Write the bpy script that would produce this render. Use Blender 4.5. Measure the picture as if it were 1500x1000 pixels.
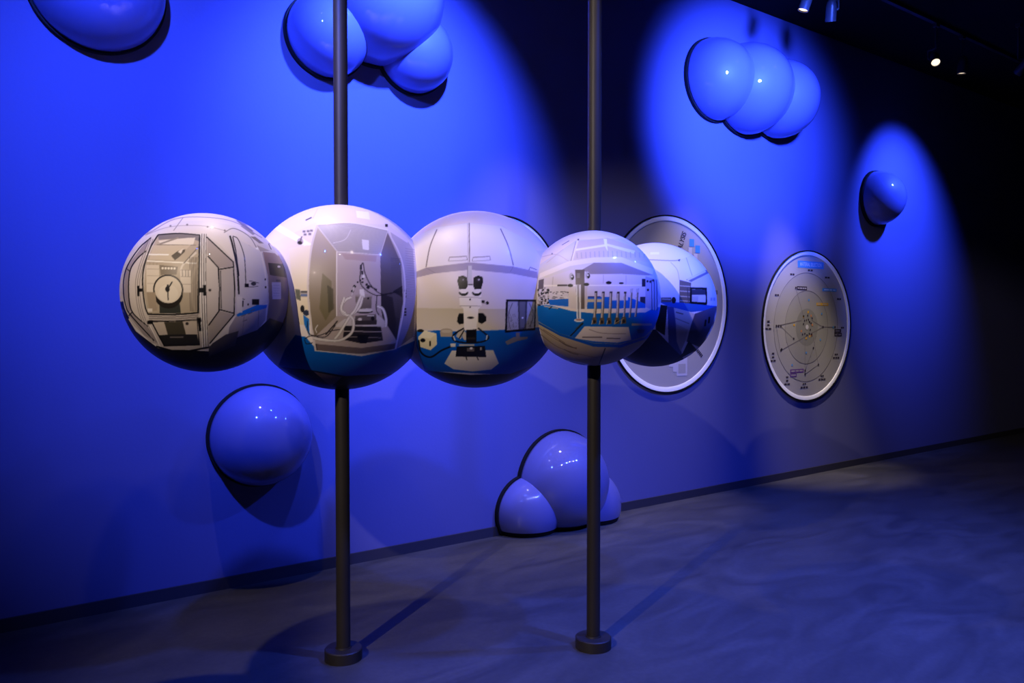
import bpy, bmesh, math, random
import numpy as np
from mathutils import Vector, Matrix

for o in list(bpy.data.objects):
    bpy.data.objects.remove(o)
scene = bpy.context.scene
COL = scene.collection
random.seed(4)

# ------------------------------------------------------------------ camera
CAM = Vector((0.0, -4.5, 1.5))
ALPHA = math.radians(53.8)                 # angle between the line of sight and the long wall
PITCH = math.atan(28 / 1150)
fw = Vector((math.cos(ALPHA), math.sin(ALPHA), 0))
rt = Vector((math.sin(ALPHA), -math.cos(ALPHA), 0))
F = fw * math.cos(PITCH) - Vector((0, 0, 1)) * math.sin(PITCH)
U = rt.cross(F)
cd = bpy.data.cameras.new('camera')
cam = bpy.data.objects.new('camera', cd)
COL.objects.link(cam)
cd.sensor_width = 36
cd.lens = 1150 / 1500 * 36
cd.clip_start = 0.05
R3 = Matrix((rt, U, -F)).transposed()
cam.matrix_world = Matrix.Translation(CAM) @ R3.to_4x4()
scene.camera = cam

# ------------------------------------------------------------------ world, exposure
w = bpy.data.worlds.new('world')
scene.world = w
w.use_nodes = True
w.node_tree.nodes['Background'].inputs[0].default_value = (0.06, 0.10, 1.0, 1)
w.node_tree.nodes['Background'].inputs[1].default_value = 0.012
vs = scene.view_settings
vs.view_transform = 'Standard'
vs.look = 'None'
vs.exposure = 0.0
vs.gamma = 1.0
vs.use_curve_mapping = False

# lamps of the room: name, place, aim, watts, colour, cone degrees, blend, source radius, kind of fixture
BLUE = (0.045, 0.105, 1.0)
WARM = (1.0, 0.84, 0.72)
LAMPS = [
    # key lamp of the sphere row, throws its shadow on the long wall
    dict(p=(-2.50, -3.85, 3.90), a=(2.95, -1.9, 1.1), w=720, c=WARM, cone=41, blend=.3, size=.03, label='white spot lamp on the front track aimed at the sphere row'),
    dict(p=(1.10, -1.00, 3.95), a=(1.9, -1.5, 1.5), w=115, c=WARM, cone=75, blend=.6, size=.03, label='white spot lamp hung straight above the sphere row'),
    # blue lamps
    dict(p=(2.15, -1.75, 4.05), a=(2.30, 0, 2.75), w=2500, c=BLUE, cone=68, blend=1, label='blue spot lamp aimed at the three lobed bubble above the spheres'),
    dict(p=(0.00, -2.50, 3.95), a=(1.20, 0, 2.20), w=1350, c=BLUE, cone=64, blend=1, label='blue spot lamp aimed at the wall behind the clock sphere'),
    dict(p=(4.55, -2.60, 3.68), size=.16, a=(5.80, 0, 3.20), w=4200, c=BLUE, cone=53, blend=1, label='blue spot lamp aimed at the caterpillar shaped bubble'),
    dict(p=(2.90, -3.20, 4.00), a=(2.6, -2.0, 0.0), w=800, c=BLUE, cone=84, blend=1, label='blue spot lamp on the front track aimed at the floor'),
    dict(p=(4.90, -3.20, 4.00), a=(4.3, -1.8, 0.0), w=1200, c=BLUE, cone=96, blend=1, label='blue spot lamp at the end of the front track'),
    dict(p=(8.25, -1.30, 3.85), a=(8.58, 0, 2.65), w=900, c=BLUE, cone=74, blend=1, label='blue spot lamp above the small single bubble'),
]

# ------------------------------------------------------------------ helpers
def lin(c):
    return tuple(((v / 255) / 12.92 if v / 255 <= .04045 else ((v / 255 + .055) / 1.055) ** 2.4) for v in c)

def material(name, col, rough=.5, spec=.5, metal=0, coat=0, emit=None, strength=0, noise=None, bump=None):
    m = bpy.data.materials.new(name)
    m.use_nodes = True
    nt = m.node_tree
    b = nt.nodes['Principled BSDF']
    b.inputs['Base Color'].default_value = (*col, 1)
    b.inputs['Roughness'].default_value = rough
    b.inputs['Specular IOR Level'].default_value = spec
    b.inputs['Metallic'].default_value = metal
    b.inputs['Coat Weight'].default_value = coat
    b.inputs['Coat Roughness'].default_value = .01
    if emit:
        b.inputs['Emission Color'].default_value = (*emit, 1)
        b.inputs['Emission Strength'].default_value = strength
    if noise:                                  # (scale, colour a, colour b)
        tc = nt.nodes.new('ShaderNodeTexCoord')
        n = nt.nodes.new('ShaderNodeTexNoise')
        n.inputs['Scale'].default_value = noise[0]
        n.inputs['Detail'].default_value = 6
        r = nt.nodes.new('ShaderNodeValToRGB')
        r.color_ramp.elements[0].position = .3
        r.color_ramp.elements[1].position = .7
        r.color_ramp.elements[0].color = (*noise[1], 1)
        r.color_ramp.elements[1].color = (*noise[2], 1)
        nt.links.new(tc.outputs['Object'], n.inputs['Vector'])
        nt.links.new(n.outputs['Fac'], r.inputs['Fac'])
        nt.links.new(r.outputs['Color'], b.inputs['Base Color'])
        if bump:
            bp = nt.nodes.new('ShaderNodeBump')
            n2 = nt.nodes.new('ShaderNodeTexNoise')
            n2.inputs['Scale'].default_value = bump[0]
            nt.links.new(tc.outputs['Object'], n2.inputs['Vector'])
            bp.inputs['Strength'].default_value = bump[1]
            bp.inputs['Distance'].default_value = .01
            nt.links.new(n2.outputs['Fac'], bp.inputs['Height'])
            nt.links.new(bp.outputs['Normal'], b.inputs['Normal'])
    return m

M_wall = material('wall_paint', (.11, .115, .28), .85, .2, noise=(1.3, (.108, .113, .275), (.113, .118, .285)), bump=(60, .05))
M_dark = material('dark_paint', (.02, .02, .025), .9, .1)
M_ceil = material('black_ceiling', (.012, .012, .014), .95, .05)
M_base = material('dark_skirting', (.035, .033, .045), .6, .3)
M_bub = material('blue_gloss_lacquer', (.12, .13, .34), .5, .25, coat=1.0)
M_black = material('matt_black', (.006, .006, .007), .7, .2)
M_pole = material('dark_bronze_paint', (.022, .018, .016), .5, .35, noise=(6, (.020, .0165, .0145), (.025, .0205, .018)))
M_lens = material('lamp_lens', (.8, .7, .55), .3, .5, emit=(1, .78, .52), strength=1.6)
M_lens_hot = material('bright_lamp_lens', (.8, .8, .8), .3, .5, emit=(1, .88, .76), strength=6)
M_lens_b = material('bright_blue_lamp_lens', (.1, .15, .8), .3, .5, emit=(.35, .45, 1), strength=6)
M_can = material('lamp_housing', (.03, .03, .034), .4, .4)
M_rail = material('track_rail', (.02, .02, .024), .5, .3)
M_white = material('white_rim', (.86, .86, .88), .45, .4)
M_face = material('panel_grey', (.37, .35, .34), .6, .25)
M_face2 = material('panel_grey_two', (.33, .315, .30), .6, .25)
M_face3 = material('panel_grey_three', (.285, .275, .26), .6, .25)
M_face4 = material('panel_grey_four', (.22, .215, .20), .6, .25)
M_ink = material('dark_ink', (.045, .035, .05), .7, .1)
M_thin = material('thin_ink', (.17, .15, .16), .7, .1)
M_cyan = material('cyan_print', (.06, .27, .62), .6, .2)
M_cyan_text = material('pale_cyan_print', (.42, .60, .85), .6, .2)
M_yel = material('yellow_print', (.62, .34, .03), .6, .2)
M_pur = material('purple_print', (.13, .05, .22), .6, .2)
M_ora = material('orange_print', (.48, .20, .09), .6, .2)
M_pap = material('pale_print', (.52, .50, .54), .6, .2)

def floor_material():
    m = material('polished_concrete', (.2, .2, .2), .38, .4)
    nt = m.node_tree
    b = nt.nodes['Principled BSDF']
    tc = nt.nodes.new('ShaderNodeTexCoord')
    mp = nt.nodes.new('ShaderNodeMapping')
    mp.inputs['Scale'].default_value = (1, 2.2, 1)
    mp.inputs['Rotation'].default_value = (0, 0, .35)
    nt.links.new(tc.outputs['Object'], mp.inputs['Vector'])
    n = nt.nodes.new('ShaderNodeTexNoise')
    n.inputs['Scale'].default_value = 1.4
    n.inputs['Detail'].default_value = 9
    n.inputs['Roughness'].default_value = .62
    n.inputs['Distortion'].default_value = 1.2
    nt.links.new(mp.outputs['Vector'], n.inputs['Vector'])
    r = nt.nodes.new('ShaderNodeValToRGB')
    e = r.color_ramp.elements
    e[0].position, e[1].position = .32, .70
    e[0].color = (.040, .039, .040, 1)
    e[1].color = (.088, .085, .084, 1)
    nt.links.new(n.outputs['Fac'], r.inputs['Fac'])
    n2 = nt.nodes.new('ShaderNodeTexNoise')
    n2.inputs['Scale'].default_value = 38
    n2.inputs['Detail'].default_value = 4
    nt.links.new(tc.outputs['Object'], n2.inputs['Vector'])
    mx = nt.nodes.new('ShaderNodeMix')
    mx.data_type = 'RGBA'
    mx.blend_type = 'OVERLAY'
    mx.inputs[0].default_value = .25
    nt.links.new(r.outputs['Color'], mx.inputs[6])
    nt.links.new(n2.outputs['Fac'], mx.inputs[7])
    nt.links.new(mx.outputs[2], b.inputs['Base Color'])
    rr = nt.nodes.new('ShaderNodeMapRange')
    rr.inputs[3].default_value = .38
    rr.inputs[4].default_value = .6
    nt.links.new(n.outputs['Fac'], rr.inputs[0])
    nt.links.new(rr.outputs[0], b.inputs['Roughness'])
    return m
M_floor = floor_material()

def obj(name, bm, mat, parent=None, smooth=False):
    me = bpy.data.meshes.new(name)
    bmesh.ops.recalc_face_normals(bm, faces=bm.faces[:])
    bm.to_mesh(me)
    bm.free()
    if smooth:
        me.polygons.foreach_set('use_smooth', [True] * len(me.polygons))
        if smooth != 'all':
            me.set_sharp_from_angle(angle=math.radians(40))
    me.materials.append(mat)
    o = bpy.data.objects.new(name, me)
    COL.objects.link(o)
    if parent:
        o.parent = parent
    return o

def tag(o, label=None, cat=None, group=None, kind=None):
    if label: o['label'] = label
    if cat: o['category'] = cat
    if group: o['group'] = group
    if kind: o['kind'] = kind
    return o

def empty(name, loc, label, cat, group=None):
    o = bpy.data.objects.new(name, None)
    o.empty_display_size = .1
    o.location = loc
    COL.objects.link(o)
    return tag(o, label, cat, group)

def box(bm, x0, x1, y0, y1, z0, z1):
    v = [bm.verts.new((x, y, z)) for x in (x0, x1) for y in (y0, y1) for z in (z0, z1)]
    for q in ((0, 1, 3, 2), (4, 6, 7, 5), (0, 4, 5, 1), (2, 3, 7, 6), (0, 2, 6, 4), (1, 5, 7, 3)):
        bm.faces.new([v[i] for i in q])

def lathe(bm, prof, axis='Z', n=48, origin=(0, 0, 0), close=False, mat=None):
    """prof: list of (radius, height)."""
    rings = []
    for r, h in prof:
        ring = []
        for i in range(n):
            a = 2 * math.pi * i / n
            p = Vector((r * math.cos(a), r * math.sin(a), h))
            if axis == 'Y':                       # height runs out of the wall (towards -y)
                p = Vector((p.x, -p.z, p.y))
            if mat: p = mat @ p
            ring.append(bm.verts.new(p + Vector(origin)))
        rings.append(ring)
    pairs = list(zip(rings, rings[1:]))
    if close: pairs.append((rings[-1], rings[0]))
    for a, b in pairs:
        for i in range(n):
            bm.faces.new((a[i], a[(i + 1) % n], b[(i + 1) % n], b[i]))
    if not close:
        if prof[0][0] > 1e-6: bm.faces.new(rings[0])
        if prof[-1][0] > 1e-6: bm.faces.new(rings[-1][::-1])
    if prof[0][0] <= 1e-6 or prof[-1][0] <= 1e-6:
        bmesh.ops.remove_doubles(bm, verts=bm.verts[:], dist=1e-6)

# ------------------------------------------------------------------ the room
def slab(name, ext, mat):
    bm = bmesh.new()
    box(bm, *ext)
    return tag(obj(name, bm, mat), kind='structure')

X0, X1, Y0, ZC = -5.0, 17.0, -8.0, 4.335
tag(slab('wall_back', (X0, X1, 0, .2, 0, ZC), M_wall), 'long pale wall washed in blue light')
tag(slab('floor', (X0 - .2, X1 + .2, Y0 - .2, .2, -.2, 0), M_floor), 'dark polished concrete floor')
tag(slab('ceiling', (X0 - .2, X1 + .2, Y0 - .2, .2, ZC, ZC + .2), M_ceil), 'black ceiling above the track lamps')
slab('wall_left', (X0 - .2, X0, Y0, .2, 0, ZC), M_dark)
slab('wall_right', (X1, X1 + .2, Y0, .2, 0, ZC), M_dark)
slab('wall_front', (X0, X1, Y0 - .2, Y0, 0, ZC), M_dark)
bm = bmesh.new()
box(bm, X0, X1, -.014, 0, 0, .066)
tag(obj('baseboard_back', bm, M_base), 'dark skirting along the blue lit wall', kind='structure')

# ------------------------------------------------------------------ bubbles on the wall
RIM_T = .032
def bubble(name, lobes, label, group=None, floor=False):
    """lobes: (x, z, distance of the ball's centre from the wall, radius)"""
    gx = sum(l[0] for l in lobes) / len(lobes)
    gz = 0 if floor else min(l[1] for l in lobes)
    root = empty(name, (gx, 0, gz), label, 'bubble', group)
    zc = .036
    def cut(bm, z, up):
        bmesh.ops.bisect_plane(bm, geom=bm.verts[:] + bm.edges[:] + bm.faces[:], plane_co=(0, 0, z - gz),
                               plane_no=(0, 0, -1 if up else 1), clear_outer=True, dist=1e-5)
    for x, z, o, r in lobes:
        def cap(rad):
            bm = bmesh.new()
            th = math.acos(max(-1, min(1, (RIM_T - o) / rad)))
            n = 40
            lathe(bm, [(rad * math.sin(th * k / n), o + rad * math.cos(th * k / n)) for k in range(n, -1, -1)],
                  'Y', 96, (x - gx, 0, z - gz))
            return bm
        bm = cap(r)
        if floor: cut(bm, zc, True)
        obj('lobe', bm, M_bub, root, 'all')
        if floor:
            bm = cap(r - .004)
            cut(bm, zc + .002, False)
            cut(bm, .0005, True)
            if bm.faces: obj('foot_strip', bm, M_black, root, 'all')
            else: bm.free()
    bm = bmesh.new()
    for i, (x, z, o, r) in enumerate(lobes):
        rb = math.sqrt(r * r - (RIM_T - o) ** 2) + .010
        lathe(bm, [(rb, .0003), (rb, RIM_T - .0004 * i)], 'Y', 96, (x - gx, 0, z - gz))
    if floor: cut(bm, .0005, True)
    obj('rim', bm, M_black, root)
    return root

bubble('wall_bubble', [(1.485, .854, .04, .285)], 'round blue bubble low on the wall under the sphere row')
bubble('wall_bubble', [(8.085, 2.817, .03, .285)], 'small single blue bubble on the wall above the round chart')
bubble('wall_bubble', [(.678, 3.19, .03, .316)], 'dark shaded single bubble high on the wall above the clock sphere')
bubble('wall_bubble', [(1.902, 3.211, .05, .248), (2.215, 3.49, .09, .40), (2.486, 3.214, .05, .246)],
       'three lobed bubble cluster high on the wall behind a pole')
bubble('wall_bubble', [(5.432, 3.586, .03, .347), (5.827, 3.564, .08, .394), (6.242, 3.536, .12, .348)],
       'caterpillar shaped blue bubble of three lobes in a row')
bubble('wall_bubble', [(3.41, .139, .0, .26), (3.72, .318, .0, .38), (3.99, .11, .0, .275)],
       'three lobed blue bubble standing on the floor against the wall', floor=True)

# ------------------------------------------------------------------ round panels on the wall
def quad(bm, u0, u1, v0, v1, y):
    bm.faces.new([bm.verts.new(p) for p in ((u0, y, v0), (u1, y, v0), (u1, y, v1), (u0, y, v1))])

def strip(bm, p, q, wd, y):
    p, q = Vector(p), Vector(q)
    d = (q - p).normalized() * wd / 2
    n = Vector((-d.y, d.x))
    bm.faces.new([bm.verts.new((a.x, y, a.y)) for a in (p - n, q - n, q + n, p + n)])

def dot(bm, u, v, r, y, n=14):
    bm.faces.new([bm.verts.new((u + r * math.cos(2 * math.pi * i / n), y, v + r * math.sin(2 * math.pi * i / n))) for i in range(n)])

def ringdisc(name, r0, r1, y, mat, parent, c=(0, 0), depth=.0006):
    bm = bmesh.new()
    if r0 <= 0:
        lathe(bm, [(r1, y - depth), (r1, y)], 'Y', 96, (c[0], 0, c[1]))
    else:
        lathe(bm, [(r0, y - depth), (r1, y - depth), (r1, y), (r0, y)], 'Y', 128, (c[0], 0, c[1]), close=True)
    return obj(name, bm, mat, parent, True)

def text(body, size, u, v, y, mat, parent, rot=0, wide=1.0):
    cu = bpy.data.curves.new('lettering', 'FONT')
    cu.body = body
    cu.size = size
    cu.align_x = 'CENTER'
    cu.align_y = 'CENTER'
    cu.offset = size * .012
    t = bpy.data.objects.new('lettering', cu)
    COL.objects.link(t)
    bpy.context.view_layer.update()
    me = bpy.data.meshes.new_from_object(t.evaluated_get(bpy.context.evaluated_depsgraph_get()))
    bpy.data.objects.remove(t)
    me.transform(Matrix.Translation((u, y, v)) @ Matrix.Rotation(-rot, 4, 'Y') @ Matrix.Rotation(math.pi / 2, 4, 'X') @ Matrix.Diagonal((wide, 1, 1, 1)))
    me.materials.clear()
    me.materials.append(mat)
    o = bpy.data.objects.new('lettering', me)
    COL.objects.link(o)
    o.parent = parent
    return o

def panel(x, z, R, label):
    root = empty('round_panel', (x, 0, z), label, 'panel', None)
    bm = bmesh.new()
    lathe(bm, [(R - .008, .0004), (R, .0004), (R, .020), (R - .008, .020)], 'Y', 128, close=True)
    obj('hoop', bm, M_black, root, True)
    bm = bmesh.new()
    lathe(bm, [(R - .050, .0004), (R - .0110, .0004), (R - .0110, .0135), (R - .046, .0135), (R - .048, .012)], 'Y', 128, close=True)
    obj('rim', bm, M_white, root, True)
    bm = bmesh.new()
    lathe(bm, [(R - .0510, .0004), (R - .0510, .006)], 'Y', 128)
    obj('face', bm, M_face, root, True)
    return root

Y1, Y2, Y3, Y4, Y5 = -.0072, -.0080, -.0086, -.0092, -.0098
# chart panel
pc = panel(6.885, 1.465, .737, 'round grey chart with dots and lines headed material selection')
cen = (-.023, -.012)
ringdisc('chart_zone', 0, .53, .0069, M_face2, pc, cen)
ringdisc('chart_zone', 0, .357, .0073, M_face3, pc, cen)
ringdisc('chart_zone', 0, .182, .0077, M_face4, pc, cen)
hub = ringdisc('hub', 0, .024, .0100, M_pap, pc, cen)
K = -.037                                         # panel centre against the measured origin
bm = bmesh.new(); quad(bm, -.146 + K, .292 + K, .565, .632, Y1); obj('title_plate', bm, M_cyan, pc)
text('MATERIAL SELECTION', .052, .073 + K, .598, Y2, M_cyan_text, pc, wide=.70)
def plate(u0, u1, v, h, mat, dashes, dm):
    bm = bmesh.new(); quad(bm, u0 + K, u1 + K, v - h / 2, v + h / 2, Y3); o = obj('caption_plate', bm, mat, pc)
    bm = bmesh.new()
    for a, b in dashes:
        quad(bm, u0 + K + (u1 - u0) * a, u0 + K + (u1 - u0) * b, v - h * .18, v + h * .18, Y4)
    if dashes: obj('caption_mark', bm, dm, o)
plate(-.158, .008, .366, .036, M_ink, [(.08, .24), (.28, .52), (.56, .74), (.78, .93)], M_face)
plate(.27, .52, .361, .030, M_cyan, [(.12, .45), (.5, .68), (.74, .92)], M_cyan_text)
plate(.17, .375, .215, .026, M_yel, [(.08, .34), (.5, .9)], M_face)
plate(.49, .61, -.052, .036, M_ink, [(.15, .8)], M_thin)
plate(.49, .625, -.090, .034, M_ink, [(.1, .4), (.52, .9)], M_thin)
plate(-.255, -.035, -.434, .036, M_pur, [(.08, .34), (.4, .62), (.68, .92)], M_face2)
plate(-.255, -.150, -.474, .032, M_pur, [(.12, .85)], M_face2)
# illegible small captions round the chart: rows of short dashes
def caption(u, v, rows):
    bm = bmesh.new()
    for i, wd in enumerate(rows):
        vv = v + (len(rows) - 1) * .016 - i * .034
        k = max(1, round(wd / .04))
        for j in range(k):
            a = u + K - wd / 2 + wd * j / k
            quad(bm, a, a + wd / k * .8, vv - .008, vv + .008, Y3)
    obj('axis_caption', bm, M_ink, pc)
for u, v, rows in [(.066, .545, (.09,)), (-.231, .495, (.075,)), (.358, .483, (.09,)), (-.47, .292, (.07,)), (.572, .273, (.08,)),
                   (-.597, .012, (.05, .045, .10)), (-.521, -.289, (.045, .045, .09)), (-.298, -.52, (.045, .045, .10)),
                   (-.019, -.581, (.06, .13)), (.282, -.515, (.06, .13)), (.53, -.306, (.06, .12)), (.636, -.019, (.06,))]:
    caption(u, v, rows)
bm = bmesh.new()
LN = [((-.48, .001), (-.075, .055)), ((-.411, -.001), (-.205, -.123)), ((-.405, -.23), (.285, -.011)), ((.285, -.011), (.09, .055)),
      ((.285, -.011), (.497, -.013)), ((-.013, -.436), (-.02, -.09)), ((-.013, -.471), (.212, -.384)), ((.212, -.384), (.10, -.06)),
      ((-.013, -.436), (.124, -.218)), ((.124, -.218), (.17, -.10)), ((-.177, .367), (-.03, .06)), ((-.48, .001), (-.42, -.22))]
for i, (a, b) in enumerate(LN):
    strip(bm, (a[0] + K, a[1]), (b[0] + K, b[1]), .008 if i in (0, 2, 3, 4) else .0045, Y3 - .0001 * i / 12)
obj('chart_lines', bm, M_thin, pc)
def dots(name, pts, r, mat, y):
    for u, v in pts:
        bm = bmesh.new(); dot(bm, u + K, v, r, y); obj(name, bm, mat, pc)
dots('dot', [(-.48, .001), (-.445, .001), (-.411, -.001), (.285, -.011), (.497, -.013), (-.405, -.23), (-.395, -.22), (-.205, -.123), (.124, -.218),
             (.212, -.384), (-.013, -.436), (-.013, -.471), (-.177, .367)], .0125, M_ink, Y5)
dots('dot', [(.466, -.013), (.039, .254), (.259, .12), (.24, -.138), (.004, -.262), (-.227, -.374)], .011, M_cyan, Y5)
rnd = random.Random(3)
dots('dot', [(.014 + .075 * math.cos(a) * s, -.01 + .075 * math.sin(a) * s) for a, s in
             [(.5, 1), (.9, .85), (1.3, 1), (1.75, .9), (2.2, 1), (2.7, .9), (4.2, 1), (4.7, 1.05), (5.2, 1), (5.8, .8), (1.5, 1.5), (2.1, 1.6), (.8, 1.6), (3.9, 1.4), (5.5, 1.4)]],
     .0105, M_ink, Y5)
dots('dot', [(.03, .135), (-.05, .09), (.06, -.10), (.0, -.12), (-.2, .01)], .012, M_yel, Y5)
dots('dot', [(.08, .10), (.10, .01), (-.08, -.05), (.09, -.09)], .012, M_ora, Y5)
# ring outlines
for r in (.53, .357):
    ringdisc('ring_line', r - .002, r + .002, .0086 if r < .5 else .0082, M_thin, pc, cen, .0003)

# panel behind the far sphere
pb = panel(4.905, 1.650, .737, 'round grey panel on the wall behind the far sphere')
text('ANALYSIS', .075, .140, .500, Y2, M_ink, pb, rot=math.radians(67), wide=.72)
bm = bmesh.new()
for c in ((.275, .525), (.35, .475)):
    quad(bm, c[0] - .030, c[0] + .030, c[1] - .032, c[1] + .032, Y2)
obj('picture_patch', bm, M_cyan, pb)
bm = bmesh.new()
for c in ((.255, .455), (.325, .405)):
    quad(bm, c[0] - .022, c[0] + .022, c[1] - .03, c[1] + .03, Y2)
obj('picture_patch', bm, M_pap, pb)
bm = bmesh.new()
quad(bm, .095, .225, -.60, -.44, Y2); quad(bm, .05, .0945, -.565, -.44, Y2); quad(bm, .0, .0495, -.52, -.44, Y2)
pp = obj('printed_sheet', bm, M_pap, pb)
bm = bmesh.new()
quad(bm, .115, .205, -.58, -.50, Y3); obj('sheet_text', bm, M_face, pp)
bm = bmesh.new()
for i in range(6):
    c = Vector((.34, -.375)).lerp(Vector((.405, -.435)), i / 5)
    strip(bm, c, c + Vector((.009, -.009)), .03, Y2)
obj('caption_mark', bm, M_ink, pb)
bm = bmesh.new(); quad(bm, .565, .615, .095, .13, Y2); obj('caption_mark', bm, M_thin, pb)
pa = panel(3.209, 1.737, .5141, 'round panel mostly hidden behind the microscope sphere')

# ------------------------------------------------------------------ row of printed spheres
class Print:
    """a flat print rasterised in its own chart; coordinates run over w x h units"""
    def __init__(s, wd, ht, base):
        s.w, s.h = wd, ht
        s.a = np.empty((ht, wd, 3), np.float32)
        s.a[:] = base
    def _mask(s, poly):
        p = np.asarray(poly, np.float32)
        x0, y0 = np.maximum(np.floor(p.min(0)).astype(int), 0)
        x1 = min(int(p[:, 0].max()) + 2, s.w); y1 = min(int(p[:, 1].max()) + 2, s.h)
        if x1 <= x0 or y1 <= y0: return None
        X, Y = np.meshgrid(np.arange(x0, x1) + .5, np.arange(y0, y1) + .5)
        m = np.zeros(X.shape, bool)
        q = np.roll(p, -1, 0)
        for (ax, ay), (bx, by) in zip(p, q):
            if ay == by: continue
            c = ((ay <= Y) & (by > Y)) | ((by <= Y) & (ay > Y))
            m ^= c & (X < (bx - ax) * (Y - ay) / (by - ay) + ax)
        return x0, y0, x1, y1, m, X, Y
    def P(s, poly, col, al=1.0, to=None, axis='y'):
        r = s._mask(poly)
        if r is None: return s
        x0, y0, x1, y1, m, X, Y = r
        v = s.a[y0:y1, x0:x1]
        c = np.asarray(col, np.float32)
        if to is not None:
            T = Y if axis == 'y' else X
            t = ((T - T.min()) / max(1e-6, T.max() - T.min()))[..., None]
            c = c * (1 - t) + np.asarray(to, np.float32) * t
            c = c[m]
        v[m] = v[m] * (1 - al) + c * al
        return s
    def R(s, x0, y0, x1, y1, col, **k):
        return s.P([(x0, y0), (x1, y0), (x1, y1), (x0, y1)], col, **k)
    def E(s, x, y, rx, ry, col, **k):
        t = np.linspace(0, 2 * np.pi, 40, endpoint=False)
        return s.P(np.c_[x + rx * np.cos(t), y + ry * np.sin(t)], col, **k)
    def L(s, pts, col, wd=5, al=1.0, curve=True):
        p = np.asarray(pts, np.float32)
        if curve and len(p) > 2:                        # smooth through the points
            q = np.vstack([2 * p[0] - p[1], p, 2 * p[-1] - p[-2]])
            out = []
            for i in range(1, len(q) - 2):
                for t in np.linspace(0, 1, 9)[:-1]:
                    out.append(.5 * (2 * q[i] + (q[i + 1] - q[i - 1]) * t + (2 * q[i - 1] - 5 * q[i] + 4 * q[i + 1] - q[i + 2]) * t * t
                                     + (3 * q[i] - q[i - 1] - 3 * q[i + 1] + q[i + 2]) * t ** 3))
            out.append(p[-1]); p = np.array(out)
        d = np.gradient(p, axis=0) if len(p) > 2 else np.tile(p[1] - p[0], (2, 1))
        d /= np.maximum(np.linalg.norm(d, axis=1, keepdims=True), 1e-6)
        n = np.c_[-d[:, 1], d[:, 0]] * wd / 2
        return s.P(np.vstack([p + n, (p - n)[::-1]]), col, al)
    def ring(s, x, y, r, col, wd=8, ry=None):
        t = np.linspace(0, 2 * np.pi, 60)
        ry = ry or r
        return s.L(np.c_[x + r * np.cos(t), y + ry * np.sin(t)], col, wd, curve=False)
    def blur(s, n=1):
        for _ in range(n):
            p = np.pad(s.a, ((1, 1), (1, 1), (0, 0)), 'edge')
            s.a = (p[1:-1, 1:-1] * 2 + p[:-2, 1:-1] + p[2:, 1:-1] + p[1:-1, :-2] + p[1:-1, 2:]) / 6
        return s
K_, W_ = (28, 26, 28), (236, 228, 218)

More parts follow.
